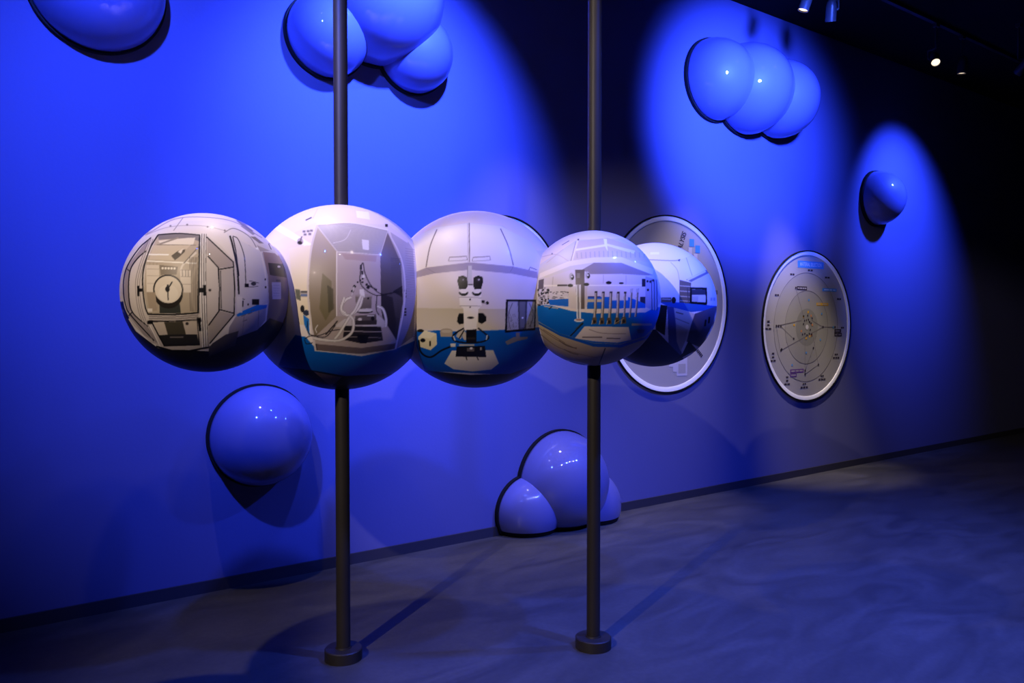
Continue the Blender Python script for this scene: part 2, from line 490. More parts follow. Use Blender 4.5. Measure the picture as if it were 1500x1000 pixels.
def print_machine():
    p = Print(1000, 1000, (232, 222, 212))
    # ceiling and tiles
    p.P([(60, 0), (1000, 0), (1000, 330), (820, 250), (640, 150), (500, 128), (360, 140), (200, 200), (60, 330)], (238, 226, 216))
    p.L([(190, 215), (330, 130), (480, 112), (640, 130), (790, 210)], (176, 164, 158), 4)
    p.L([(150, 235), (300, 172), (470, 158), (600, 180)], (190, 178, 170), 3)
    p.L([(375, 118), (325, 190)], (170, 160, 156), 4)
    for q in ((395, 155), (500, 162), (590, 178), (310, 165)): p.E(*q, 5, 5, (150, 140, 136))
    # ceiling lights to the right
    p.P([(645, 118), (665, 118), (745, 175), (725, 180)], (150, 138, 128))
    p.P([(672, 150), (690, 150), (752, 190), (740, 196)], (168, 158, 150))
    p.P([(725, 205), (752, 205), (800, 240), (775, 240)], (160, 148, 128))
    p.P([(745, 160), (770, 165), (830, 225), (820, 232)], (250, 244, 238))
    p.L([(585, 190), (640, 165), (720, 205), (760, 265)], (150, 142, 138), 4)
    p.P([(700, 255), (715, 250), (760, 275), (745, 283)], (140, 132, 128))
    p.E(765, 268, 10, 6, (252, 248, 240))
    p.P([(760, 250), (860, 290), (830, 280), (780, 285)], (196, 184, 174))
    p.L([(825, 240), (840, 272)], (90, 70, 60), 4)
    # right wall, pipes
    p.P([(600, 190), (780, 285), (830, 560), (640, 640), (640, 320)], (226, 218, 214), to=(206, 198, 200))
    p.L([(617, 205), (632, 260), (655, 380), (663, 520)], (40, 36, 38), 9)
    p.L([(632, 210), (648, 290), (664, 420)], (46, 40, 42), 5)
    p.L([(632, 206), (660, 222), (690, 300), (698, 380), (700, 470)], (70, 66, 70), 4)
    p.R(694, 462, 716, 482, (38, 34, 40))
    p.E(742, 462, 14, 10, (80, 76, 84)); p.L([(718, 446), (740, 450), (772, 458)], (70, 66, 74), 3); p.L([(718, 480), (745, 478), (768, 474)], (90, 84, 90), 3)
    p.R(803, 432, 810, 442, (60, 56, 60)); p.R(804, 474, 812, 486, (50, 46, 54))
    p.L([(790, 290), (815, 400), (822, 560), (810, 680)], (190, 182, 182), 4)
    # door on the right
    p.P([(793, 285), (860, 292), (920, 345), (948, 420), (952, 560), (930, 690), (810, 690), (826, 560), (822, 420)], (176, 152, 142), to=(120, 104, 104))
    p.P([(822, 345), (905, 350), (925, 425), (832, 412)], (74, 64, 54)); p.P([(910, 352), (925, 362), (942, 425), (930, 425)], (66, 58, 52))
    p.E(882, 365, 9, 6, (226, 216, 200)); p.L([(906, 350), (926, 424)], (220, 206, 198), 4)
    p.P([(842, 452), (893, 452), (893, 545), (845, 545)], (206, 196, 200)); p.R(866, 436, 890, 448, (110, 98, 100))
    for y in range(470, 535, 14): p.L([(850, y), (886, y)], (180, 170, 178), 3)
    p.P([(945, 395), (975, 410), (985, 520), (955, 500)], (40, 60, 150))
    # bench on the right
    p.P([(645, 640), (810, 585), (806, 660), (760, 720), (600, 780), (610, 700)], (196, 184, 182), to=(150, 140, 146))
    p.P([(648, 632), (680, 612), (760, 578), (816, 576), (812, 594), (655, 642)], (38, 128, 205))
    p.R(652, 532, 680, 620, (222, 214, 208)); p.L([(682, 545), (694, 548)], (90, 84, 90), 4); p.L([(684, 555), (684, 588)], (50, 46, 52), 6)
    p.R(733, 547, 772, 576, (44, 40, 46)); p.R(708, 570, 716, 580, (60, 54, 60))
    for q in ((675, 640), (710, 628), (682, 668), (725, 610)): p.L([(q[0], q[1]), (q[0] + 24, q[1] - 9)], (120, 112, 116), 4)
    p.L([(690, 640), (680, 740)], (140, 130, 136), 3); p.L([(770, 610), (765, 700)], (130, 122, 130), 3)
    # printed floor below, darkened further with the shade under the ball
    p.P([(40, 560), (130, 720), (240, 810), (500, 830), (600, 775), (760, 716), (830, 650), (940, 690), (1000, 640), (1000, 1000), (0, 1000), (0, 560)], (44, 42, 48), to=(22, 22, 30))
    p.P([(500, 800), (590, 740), (660, 720), (640, 800), (500, 860)], (88, 82, 84))
    # white machine body
    body = [(60, 520), (72, 410), (120, 300), (190, 225), (260, 205), (460, 195), (500, 205), (570, 260), (640, 340), (648, 500), (640, 640), (560, 740),
            (505, 795), (495, 820), (300, 820), (205, 780), (120, 690), (75, 610)]
    p.P(body, (228, 219, 208), to=(196, 184, 172))
    # outer facets left
    p.P([(210, 232), (180, 262), (115, 350), (88, 395), (105, 405), (140, 350), (180, 305)], (178, 166, 164))
    p.P([(84, 400), (104, 410), (98, 520), (112, 615), (96, 620), (74, 520)], (170, 158, 158))
    p.P([(112, 622), (185, 690), (250, 790), (170, 740), (100, 640)], (166, 154, 150))
    for l in ([(212, 230), (150, 290), (88, 395), (72, 500), (84, 590), (110, 640), (220, 770)], [(186, 300), (140, 345), (106, 408), (98, 520), (114, 618), (190, 695)],
              [(88, 395), (106, 408)], [(96, 640), (114, 618)]):
        p.L(l, K_, 5)
    p.L([(66, 565), (72, 600), (95, 655)], (24, 30, 60), 10)
    # right facets
    p.P([(497, 218), (632, 345), (630, 372), (556, 380), (497, 310)], (192, 180, 172))
    p.P([(560, 392), (634, 378), (636, 615), (564, 598)], (206, 196, 186))
    p.P([(558, 612), (634, 632), (505, 785), (500, 690)], (184, 172, 162))
    for l in ([(495, 216), (634, 346), (640, 480), (636, 632), (505, 788)], [(500, 318), (554, 378), (560, 490), (556, 612), (500, 690)],
              [(556, 388), (632, 374)], [(560, 604), (634, 624)]):
        p.L(l, K_, 6, curve=False)
    p.L([(566, 394), (568, 600)], K_, 4)
    p.E(509, 500, 8, 8, (140, 130, 126)); p.E(509, 500, 4, 4, K_)
    # glazed door
    door = [(246, 216), (350, 204), (458, 208), (452, 400), (446, 624), (192, 628), (172, 520), (185, 360)]
    p.P(door, (204, 190, 168), to=(186, 172, 150))
    p.P([(246, 216), (350, 204), (458, 208), (455, 240), (400, 225), (250, 240)], (150, 142, 136))
    p.P([(248, 245), (400, 224), (436, 222), (424, 262), (260, 265)], (236, 226, 206))
    p.L([(255, 262), (350, 225)], (168, 158, 142), 8)
    p.L([(240, 266), (440, 262)], (150, 140, 126), 4)
    p.P([(224, 270), (412, 262), (330, 345), (200, 345)], (216, 202, 178))
    p.L([(186, 318), (300, 316)], (250, 246, 236), 7); p.L([(190, 352), (440, 358)], (246, 240, 226), 7)
    p.P([(312, 322), (345, 296), (385, 285), (380, 300), (355, 325), (330, 345)], (110, 100, 84)); p.P([(345, 300), (375, 280), (362, 310)], (236, 226, 210))
    p.L([(440, 300), (365, 378), (370, 450)], (226, 216, 200), 10); p.L([(452, 270), (375, 360)], (140, 130, 116), 5)
    for x in range(408, 446, 9): p.L([(x, 325), (x - 2, 615)], (120, 110, 100), 3)
    for x in (205, 222, 240): p.L([(x, 360), (x, 600)], (176, 162, 142), 3)
    p.R(186, 372, 250, 515, (226, 214, 196)); p.R(356, 392, 410, 515, (226, 214, 196))
    for y in (395, 430, 470): p.L([(190, y), (250, y)], (188, 174, 156), 3); p.L([(358, y), (410, y)], (176, 162, 146), 3)
    for x in (368, 384, 398): p.L([(x, 394), (x, 430)], (150, 138, 124), 4)
    p.P([(252, 372), (345, 378), (338, 420), (258, 424)], (150, 138, 120))
    for i in range(5): p.E(268 + i * 15, 388, 6, 6, (244, 236, 220))
    p.P([(250, 560), (350, 560), (358, 624), (250, 626)], (70, 72, 66))
    p.E(295, 520, 74, 80, (52, 46, 40)); p.E(295, 500, 76, 79, (50, 44, 40)); p.E(295, 500, 69, 72, (226, 214, 194))
    p.E(295, 520, 50, 46, (232, 221, 202))
    p.L([(292, 498), (316, 458)], K_, 6); p.L([(292, 500), (294, 556)], K_, 4); p.E(291, 498, 11, 15, K_); p.L([(291, 500), (293, 474)], K_, 8)
    p.P([(186, 515), (230, 515), (238, 610), (200, 618)], (176, 160, 138)); p.R(190, 600, 214, 618, (226, 216, 200))
    p.L([(246, 216), (205, 290), (172, 400), (168, 500), (178, 590), (192, 632)], K_, 6)
    p.L([(246, 214), (350, 203), (460, 207)], K_, 5); p.L([(459, 207), (453, 400), (447, 626)], K_, 8)
    p.L([(190, 630), (320, 632), (450, 622)], K_, 8)
    # aluminium posts
    for x in (470, 482, 492): p.L([(x, 200), (x - 4, 400), (x - 2, 600), (x + 4, 810)], (96, 88, 84), 4)
    for x in (465, 476, 488): p.L([(x, 200), (x - 4, 400), (x - 2, 600), (x + 4, 810)], (244, 238, 230), 5)
    for d in (0, 10, 20): p.L([(222 - d, 236), (165 - d, 400), (152 - d, 500), (172 - d, 640), (240 - d, 780)], (150, 140, 134), 3)
    for y in (642, 652, 662): p.L([(196, y), (320, y + 3), (448, y - 8)], (110, 100, 94), 4)
    p.R(452, 488, 476, 512, K_); p.R(474, 472, 488, 530, K_); p.R(140, 482, 150, 536, K_); p.R(148, 496, 164, 514, K_)
    # lower hatch
    p.P([(218, 672), (440, 664), (450, 792), (270, 796)], (200, 186, 168))
    p.P([(272, 672), (366, 668), (384, 744), (292, 748)], (84, 78, 64)); p.P([(240, 742), (300, 738), (440, 738), (450, 792), (272, 796)], (52, 50, 48))
    p.R(300, 748, 370, 756, (120, 112, 108))
    p.E(389, 680, 8, 8, (70, 62, 60))
    p.L([(210, 672), (240, 735), (272, 798)], K_, 6); p.L([(214, 670), (440, 662), (452, 792)], K_, 5, curve=False); p.L([(268, 798), (454, 794)], K_, 6)
    p.R(188, 664, 216, 682, K_); p.L([(452, 650), (460, 720)], K_, 20); p.R(440, 648, 460, 660, K_)
    p.L([(200, 690), (250, 800)], (230, 220, 208), 5); p.L([(462, 670), (470, 800)], (238, 230, 220), 5)
    p.L([(230, 800), (350, 830), (500, 808)], K_, 9)
    p.L([(505, 800), (640, 640)], (230, 222, 210), 6)
    return p.blur(2)

def print_box():
    p = Print(862, 1000, (240, 228, 216))
    # bright ceiling, room beyond on the left
    p.P([(0, 0), (862, 0), (862, 260), (640, 130), (250, 130), (0, 260)], (246, 232, 232))
    p.P([(40, 160), (70, 140), (240, 240), (225, 262)], (255, 252, 250))
    p.P([(455, 65), (520, 70), (525, 108), (460, 100)], (255, 252, 248))
    p.P([(165, 262), (180, 264), (205, 285), (190, 283)], (206, 188, 178))
    p.L([(205, 120), (235, 105)], (120, 106, 104), 6); p.L([(240, 110), (265, 60)], (226, 206, 206), 3)
    for q in ((190, 170), (210, 168), (195, 185), (218, 182), (226, 165)): p.R(q[0], q[1], q[0] + 14, q[1] + 11, (150, 140, 140))
    p.E(178, 225, 15, 17, (200, 186, 180)); p.E(176, 232, 12, 9, (70, 60, 62)); p.L([(186, 200), (178, 225)], (140, 126, 126), 6)
    p.P([(120, 260), (235, 240), (235, 640), (170, 640), (140, 420)], (244, 232, 208), to=(232, 216, 184))
    p.P([(175, 470), (215, 470), (215, 500), (180, 502)], (190, 180, 170)); p.R(180, 472, 212, 480, (60, 60, 66)); p.R(178, 486, 214, 496, (110, 130, 170))
    p.P([(150, 462), (175, 464), (178, 520), (156, 510)], (120, 120, 104))
    p.E(186, 560, 10, 18, (50, 48, 50)); p.E(205, 580, 16, 14, (60, 70, 90)); p.P([(190, 590), (218, 610), (220, 700), (195, 640)], (46, 130, 200))
    # blue bench and front below
    p.P([(150, 690), (200, 700), (260, 770), (480, 800), (640, 770), (760, 720), (862, 660), (862, 1000), (0, 1000), (100, 760)], (10, 116, 190), to=(8, 92, 165))
    p.P([(0, 840), (240, 870), (400, 900), (640, 890), (862, 800), (862, 1000), (0, 1000)], (40, 40, 54), to=(22, 22, 34))  # floor of the print, underside shade put into its colour
    p.P([(240, 876), (380, 906), (330, 950), (300, 930)], (110, 92, 100))
    # grey side cabinet on the right
    p.P([(620, 140), (720, 215), (745, 250), (760, 460), (748, 700), (650, 770), (690, 500), (680, 330)], (206, 194, 200), to=(150, 142, 160))
    for y in range(250, 700, 12): p.L([(706, y), (754, y + 6)], (170, 158, 168), 3)
    p.P([(600, 120), (720, 205), (718, 222), (625, 165)], (236, 222, 226)); p.R(603, 128, 616, 142, (60, 54, 60))
    for y in (460, 475, 490, 555, 570, 585): p.R(700, y, 711, y + 9, (40, 36, 48))
    # steel box
    p.P([(262, 140), (430, 126), (615, 160), (690, 300), (702, 520), (650, 762), (480, 790), (250, 770), (225, 600), (214, 440), (232, 260)], (196, 182, 174))
    p.P([(262, 146), (430, 130), (612, 164), (575, 282), (360, 270)], (208, 200, 200), to=(184, 176, 178))
    for i in range(22):
        t = i / 21
        p.L([(268 + 92 * t, 148 + 122 * t), (430, 132 + 142 * t), (612 - 36 * t, 165 + 116 * t)], (176, 168, 170), 2, al=.7)
    p.P([(484, 208), (520, 212), (520, 262), (488, 258)], (236, 230, 234))
    p.L([(340, 230), (400, 210), (430, 160)], (224, 218, 220), 3)
    p.P([(262, 148), (360, 272), (356, 610), (246, 700), (222, 600), (216, 440), (234, 260)], (196, 182, 166), to=(140, 126, 104), axis='y')
    p.P([(285, 380), (330, 420), (335, 560), (300, 620), (270, 560)], (120, 112, 80), al=.6); p.P([(310, 440), (340, 460), (342, 560), (315, 580)], (84, 80, 62), al=.6)
    p.P([(360, 272), (578, 284), (580, 590), (356, 600)], (200, 186, 186), to=(188, 174, 172))
    p.P([(380, 280), (560, 290), (555, 320), (400, 310)], (184, 160, 160), al=.6)
    p.P([(578, 284), (614, 168), (682, 320), (694, 520), (660, 720), (600, 650), (580, 560)], (150, 136, 132), to=(60, 54, 56))
    for y in range(300, 600, 9): p.L([(630 + (y - 300) * .05, y), (688, y + 4)], (104, 96, 96), 3, al=.8)
    p.P([(580, 480), (640, 500), (660, 640), (640, 720), (590, 660)], (52, 46, 50), al=.7)
    p.L([(358, 272), (355, 600)], (236, 228, 222), 5); p.L([(262, 148), (360, 272), (578, 284), (614, 168)], (224, 216, 214), 4, curve=False)
    # box floor and sill
    p.P([(356, 596), (580, 590), (660, 720), (480, 760), (250, 740), (246, 700)], (180, 166, 156), to=(196, 180, 170))
    p.P([(248, 735), (480, 758), (655, 735), (650, 765), (480, 788), (252, 770)], (128, 112, 106)); p.L([(250, 770), (480, 790), (650, 766)], (220, 208, 198), 5)
    p.L([(252, 735), (255, 768)], K_, 4)
    # outer frame
    p.L([(262, 142), (232, 260), (214, 440), (226, 620), (250, 772)], (220, 208, 200), 9); p.L([(615, 160), (690, 320), (702, 520), (655, 765)], (226, 214, 216), 8)
    p.L([(260, 138), (430, 126), (618, 158)], (244, 236, 236), 7)
    # machine
    p.P([(340, 650), (395, 610), (560, 585), (600, 620), (610, 650), (560, 660)], (206, 196, 190))
    p.P([(395, 645), (580, 650), (590, 720), (480, 735), (385, 715)], (52, 46, 48)); p.L([(392, 672), (585, 676)], (180, 168, 164), 5); p.L([(400, 700), (580, 706)], (150, 138, 136), 4)
    p.P([(455, 690), (520, 690), (505, 735), (470, 732)], (24, 22, 26))
    p.P([(450, 595), (555, 585), (558, 635), (440, 640)], (112, 102, 98)); p.P([(445, 620), (558, 615), (558, 638), (440, 640)], (74, 66, 66))
    p.E(473, 612, 11, 7, (220, 210, 202)); p.E(538, 608, 9, 11, (40, 36, 38)); p.R(510, 590, 545, 596, (220, 212, 206))
    p.E(495, 572, 44, 10, (60, 54, 56)); p.E(495, 566, 44, 9, (216, 208, 202))
    p.P([(450, 492), (534, 490), (532, 556), (455, 560)], (150, 138, 128), to=(120, 110, 104)); p.E(492, 492, 42, 8, (180, 168, 160)); p.E(515, 505, 5, 5, K_)
    p.P([(470, 462), (494, 458), (498, 500), (476, 500)], (236, 228, 222))
    # tubes and cables
    for l in ([(488, 492), (470, 550), (425, 590), (385, 580), (380, 550), (400, 515), (430, 500)], [(480, 490), (450, 560), (420, 600), (370, 680), (345, 712)],
              [(420, 590), (440, 620), (430, 680), (370, 718), (290, 716), (240, 706)], [(560, 545), (590, 560), (606, 610), (605, 650)], [(395, 500), (378, 560), (400, 582)]):
        p.L(l, (168, 158, 150), 15); p.L(l, (228, 220, 210), 10)
    for l in ([(480, 340), (490, 328), (500, 380), (530, 440), (580, 482), (640, 476), (690, 470)], [(478, 360), (474, 420), (500, 460), (560, 490), (640, 478)],
              [(560, 490), (556, 560), (570, 590)], [(210, 620), (215, 680), (260, 695), (330, 670), (372, 664)], [(195, 710), (230, 695), (300, 700), (350, 640)], [(195, 715), (205, 735), (235, 730)]):
        p.L(l, (44, 38, 42), 4)
    p.R(474, 336, 484, 360, K_); p.R(480, 366, 490, 386, (60, 54, 58)); p.R(485, 386, 498, 402, (230, 224, 220)); p.R(484, 402, 492, 410, K_)
    for q in ((446, 446, 7), (436, 470, 7), (462, 424, 4), (515, 450, 8), (508, 436, 6), (486, 424, 5), (475, 414, 5)): p.E(*q[:2], q[2], q[2], (40, 36, 42))
    p.L([(515, 440), (560, 462)], (50, 44, 50), 6); p.L([(445, 446), (432, 490)], (220, 214, 208), 4)
    p.P([(640, 470), (690, 440), (692, 500)], (34, 30, 36), al=.8)
    p.L([(262, 640), (250, 660), (256, 680)], (228, 222, 214), 4); p.L([(300, 690), (360, 620)], (60, 52, 48), 6)
    return p.blur(2)

def print_microscope():
    p = Print(857, 1000, (224, 214, 208))
    p.P([(0, 0), (857, 0), (857, 240), (740, 240), (560, 110), (384, 96), (210, 120), (60, 190), (0, 260)], (236, 220, 206))
    # wall cupboards
    p.P([(80, 180), (210, 122), (384, 98), (550, 112), (700, 190), (780, 300), (740, 345), (610, 320), (386, 300), (160, 328), (105, 350), (90, 260)], (236, 228, 222), to=(228, 220, 224))
    p.L([(384, 98), (386, 300)], (140, 128, 124), 5); p.L([(376, 100), (378, 300)], (210, 200, 196), 4)
    p.L([(216, 132), (180, 220), (158, 328)], (130, 118, 122), 5); p.L([(548, 126), (590, 220), (616, 318)], (130, 116, 116), 5)
    for a, b in ((276, 374), (400, 496)): p.L([(a, 294), (a + 4, 276), (b - 4, 270), (b, 290)], (150, 138, 140), 4, curve=False); p.L([(a, 296), (b, 290)], (190, 180, 182), 4)
    p.L([(698, 340), (704, 326), (740, 340)], (120, 108, 112), 4, curve=False)
    # underside
    p.P([(105, 352), (160, 330), (386, 302), (612, 322), (742, 350), (745, 385), (610, 360), (386, 340), (200, 360), (105, 382)], (172, 160, 174))
    p.L([(160, 330), (212, 362)], (150, 138, 156), 3); p.L([(600, 350), (616, 322)], (150, 138, 156), 3)
    # back wall
    p.P([(105, 382), (200, 360), (386, 340), (610, 360), (745, 385), (750, 545), (560, 540), (110, 540)], (224, 212, 214), to=(222, 210, 206))
    p.P([(105, 540), (750, 545), (750, 650), (108, 650)], (206, 194, 176), to=(226, 214, 200))
    # blue bench
    p.P([(108, 662), (240, 655), (300, 660), (560, 654), (750, 640), (857, 640), (857, 860), (600, 890), (400, 880), (150, 870), (108, 740)], (6, 112, 200), to=(4, 98, 178))
    p.P([(0, 840), (150, 866), (390, 890), (600, 885), (857, 790), (857, 1000), (0, 1000)], (38, 42, 56), to=(22, 24, 36))  # printed floor, made darker to carry the ball's underside shade
    # transformer and cup
    p.P([(116, 690), (150, 656), (212, 672), (214, 730), (180, 760), (118, 740)], (236, 224, 188)); p.P([(116, 690), (150, 656), (212, 672), (180, 700)], (246, 236, 206))
    p.E(140, 708, 13, 10, K_); p.R(174, 712, 182, 738, (40, 36, 30)); p.E(128, 658, 18, 8, (50, 44, 40))
    p.E(264, 662, 33, 16, (176, 160, 142)); p.P([(231, 662), (297, 662), (294, 690), (234, 690)], (190, 176, 158)); p.E(264, 660, 28, 9, (206, 194, 178))
    p.L([(118, 706), (130, 770), (180, 796), (240, 760), (310, 732)], K_, 9)
    p.L([(325, 695), (345, 670), (372, 700)], (206, 194, 180), 30)
    # microscope foot and stage
    p.P([(292, 762), (510, 760), (540, 830), (500, 862), (400, 872), (300, 860), (252, 830)], (236, 228, 212), to=(222, 212, 196))
    p.P([(318, 740), (466, 738), (473, 796), (312, 794)], (26, 26, 30)); p.R(330, 728, 410, 738, (200, 192, 184)); p.R(285, 724, 312, 742, (228, 222, 214))
    p.R(372, 748, 410, 766, (120, 112, 110)); p.E(394, 750, 8, 6, (236, 230, 226)); p.R(440, 745, 450, 760, (180, 172, 168))
    p.L([(366, 795), (372, 812)], K_, 5); p.L([(424, 795), (432, 812)], K_, 5)
    p.L([(356, 645), (320, 665), (296, 690), (312, 712), (380, 722), (450, 716), (482, 700), (480, 684), (430, 644)], K_, 8)
    p.L([(300, 686), (310, 710)], (224, 222, 230), 7); p.L([(478, 680), (474, 706)], (224, 222, 230), 7); p.L([(360, 650), (330, 700)], K_, 6)
    p.R(368, 650, 421, 720, (26, 24, 28)); p.R(372, 692, 416, 704, (60, 54, 50))
    # microscope body
    p.P([(374, 318), (398, 318), (400, 420), (374, 420)], (206, 200, 200)); p.L([(376, 320), (376, 415)], (150, 142, 146), 3); p.R(378, 414, 402, 420, (60, 56, 60))
    p.P([(332, 440), (372, 420), (400, 420), (446, 440), (448, 530), (432, 545), (422, 650), (358, 655), (352, 540), (334, 526)], (242, 234, 230))
    p.L([(330, 482), (448, 486)], (190, 180, 180), 4); p.L([(334, 527), (446, 530)], (190, 180, 180), 4)
    p.E(389, 495, 4, 5, K_); p.E(389, 535, 4, 4, (120, 110, 110)); p.E(391, 590, 19, 5, K_)
    for cx in (354, 423):
        p.E(cx, 460, 24, 16, (30, 28, 32)); p.E(cx, 450, 22, 14, (242, 234, 232))
    p.P([(322, 400), (328, 376), (352, 370), (372, 380), (376, 425), (366, 440), (332, 442)], (30, 28, 33))
    p.P([(404, 420), (408, 380), (432, 370), (454, 378), (456, 405), (446, 440), (412, 442)], (30, 28, 33))
    p.E(350, 394, 16, 12, (58, 54, 60)); p.E(432, 393, 14, 11, (58, 54, 60)); p.E(352, 392, 4, 4, (150, 144, 150)); p.E(434, 391, 5, 5, (190, 184, 190))
    p.R(448, 500, 464, 511, K_); p.E(479, 513, 8, 8, K_); p.L([(452, 515), (474, 514)], (170, 160, 160), 3)
    p.P([(322, 590), (330, 568), (354, 568), (354, 620), (332, 625), (320, 610)], (28, 28, 32)); p.P([(432, 565), (456, 565), (474, 585), (474, 606), (450, 622), (432, 614)], (28, 28, 32))
    # monitor
    p.P([(578, 494), (736, 496), (732, 655), (572, 668)], (26, 24, 32)); p.P([(588, 505), (730, 505), (726, 645), (582, 656)], (184, 180, 188))
    p.P([(640, 505), (690, 505), (684, 648), (644, 650)], (92, 90, 98)); p.P([(648, 505), (680, 505), (676, 640), (652, 645)], (130, 128, 134))
    rg = random.Random(7)
    for i in range(46):
        x = rg.choice((rg.uniform(590, 640), rg.uniform(690, 724))); y = rg.uniform(512, 635)
        p.L([(x, y), (x + rg.uniform(-9, 9), y + rg.uniform(5, 20))], (128, 124, 132), 2)
    p.L([(612, 512), (590, 575), (600, 650)], (120, 116, 124), 4); p.L([(700, 512), (722, 570), (704, 640)], (120, 116, 124), 4); p.E(665, 590, 5, 5, (236, 232, 238))
    p.L([(640, 668), (640, 695)], (150, 142, 146), 20); p.P([(572, 716), (620, 690), (695, 690), (690, 702), (640, 712), (585, 733)], (150, 144, 150))
    return p.blur(2)

def print_rods():
    p = Print(840, 1000, (228, 220, 224))
    p.P([(0, 0), (840, 0), (840, 330), (560, 160), (300, 165), (0, 360)], (246, 230, 220))
    # glazed wall cupboard
    p.P([(300, 172), (480, 156), (620, 205), (720, 300), (540, 268), (280, 296)], (222, 206, 184), to=(228, 214, 204))
    p.P([(292, 218), (480, 190), (640, 232), (632, 250), (480, 204), (290, 230)], (250, 244, 238))
    for x in range(300, 700, 26): p.L([(x, 230 + abs(x - 470) * .06), (x + 2, 272)], (200, 190, 188), 6, al=.8)
    p.P([(455, 160), (475, 162), (480, 235), (462, 200)], (255, 252, 250))
    p.L([(305, 168), (266, 298)], (244, 234, 226), 12); p.L([(294, 175), (262, 298)], (180, 164, 156), 4)
    p.L([(212, 195), (255, 170)], (150, 136, 136), 4); p.L([(95, 262), (180, 250), (260, 295)], (210, 190, 190), 3); p.L([(120, 300), (220, 220)], (222, 204, 200), 4)
    p.E(308, 164, 5, 5, (120, 108, 104)); p.E(154, 245, 4, 4, (130, 120, 118)); p.E(112, 362, 4, 4, (130, 120, 130))
    p.P([(75, 390), (260, 318), (400, 298), (560, 300), (740, 372), (750, 340), (560, 268), (400, 268), (250, 290), (80, 360)], (248, 238, 240))
    p.P([(330, 340), (400, 300), (560, 302), (745, 374), (700, 375), (560, 366), (380, 366)], (168, 156, 160))
    # back of the room
    p.P([(70, 400), (270, 340), (380, 366), (560, 366), (720, 378), (740, 560), (70, 560)], (232, 222, 236), to=(214, 206, 222))
    p.L([(160, 380), (155, 440)], (190, 180, 190), 3); p.L([(456, 370), (456, 420)], (190, 180, 190), 3); p.L([(588, 376), (588, 430)], (190, 180, 190), 3)
    p.R(100, 428, 720, 436, (246, 238, 244)); p.R(185, 426, 245, 436, (110, 104, 110))
    p.E(487, 417, 16, 9, (40, 36, 44)); p.E(560, 420, 14, 6, (70, 64, 72)); p.R(680, 395, 700, 440, (60, 54, 70)); p.R(670, 500, 700, 560, (70, 66, 90))
    p.P([(75, 400), (105, 392), (102, 450), (72, 455)], (120, 110, 112))
    rg = random.Random(5)
    for i in range(60):
        x, y = rg.uniform(66, 130), rg.uniform(440, 545); p.R(x, y, x + rg.uniform(4, 14), y + rg.uniform(3, 12), rg.choice(((70, 66, 64), (110, 104, 100), (40, 42, 40), (180, 172, 170))))
    for i in range(40):
        x, y = rg.uniform(130, 255), rg.uniform(465, 520); p.R(x, y, x + rg.uniform(6, 18), y + 4, rg.choice(((110, 104, 112), (236, 230, 234), (70, 66, 74))))
    p.P([(130, 515), (250, 510), (252, 556), (140, 545)], (36, 120, 214))
    # pillar and machine
    p.P([(252, 440), (300, 440), (300, 580), (250, 575)], (226, 214, 216)); p.P([(290, 340), (345, 340), (345, 575), (300, 580)], (120, 108, 104)); p.R(300, 360, 318, 388, (150, 140, 136))
    p.P([(345, 440), (362, 440), (360, 510), (345, 580)], (214, 202, 204))
    for q in ((268, 380), (362, 372)): p.E(*q, 14, 22, (200, 194, 200)); p.E(q[0] + 6, q[1] + 4, 9, 15, (54, 50, 56)); p.E(q[0] + 3, q[1], 5, 6, (236, 232, 236))
    for q in ((262, 432), (356, 426)): p.E(*q, 16, 9, (44, 40, 46))
    p.P([(365, 500), (600, 500), (700, 540), (700, 570), (360, 570)], (40, 118, 210)); p.P([(360, 512), (450, 512), (450, 530), (360, 530)], (210, 198, 170)); p.R(500, 500, 600, 520, (220, 212, 224))
    p.R(365, 496, 440, 502, (50, 60, 140))
    # blue bench top
    p.P([(66, 552), (120, 545), (290, 580), (400, 590), (600, 590), (760, 560), (800, 560), (790, 640), (700, 730), (560, 775), (400, 770), (200, 715), (66, 640)], (14, 126, 206), to=(6, 96, 176))
    p.P([(140, 548), (300, 570), (720, 566), (760, 560), (700, 592), (400, 596), (270, 582)], (236, 222, 216))
    p.L([(105, 552), (150, 560), (190, 566)], (190, 180, 176), 7); p.L([(135, 570), (152, 556)], (70, 64, 60), 6)
    # drawers
    p.P([(66, 640), (200, 715), (400, 770), (560, 775), (700, 730), (790, 640), (760, 780), (620, 870), (400, 905), (200, 860), (110, 780)], (206, 186, 150), to=(150, 132, 120))
    p.P([(60, 640), (200, 716), (400, 772), (560, 778), (700, 734), (800, 640), (800, 656), (700, 748), (560, 796), (400, 792), (200, 728), (60, 652)], (8, 92, 170))
    p.P([(60, 780), (200, 862), (400, 908), (620, 872), (800, 760), (840, 1000), (0, 1000)], (34, 34, 56))  # floor under the drawers, toned down with painted underside shade
    for l in ([(75, 680), (180, 750), (300, 806)], [(85, 720), (200, 800), (380, 850), (450, 852)], [(100, 690), (230, 770)]): p.L(l, (140, 118, 96), 4)
    p.L([(195, 756), (240, 785), (292, 800), (298, 796)], (110, 92, 78), 5); p.L([(225, 808), (270, 830), (310, 840)], (120, 102, 88), 5)
    p.L([(468, 800), (430, 900)], (50, 42, 44), 6)
    # cylinder, tweezers, tray
    p.P([(296, 426), (326, 426), (326, 636), (300, 636)], (196, 190, 196), al=.7); p.L([(298, 428), (303, 634)], (240, 236, 240), 6); p.L([(318, 428), (320, 634)], (244, 240, 242), 7); p.L([(310, 500), (311, 630)], (150, 140, 146), 4)
    p.E(313, 636, 29, 11, (224, 220, 226)); p.E(313, 633, 20, 6, (190, 150, 140))
    p.L([(338, 652), (262, 730)], (44, 42, 42), 7); p.L([(332, 650), (290, 690)], (90, 88, 80), 4)
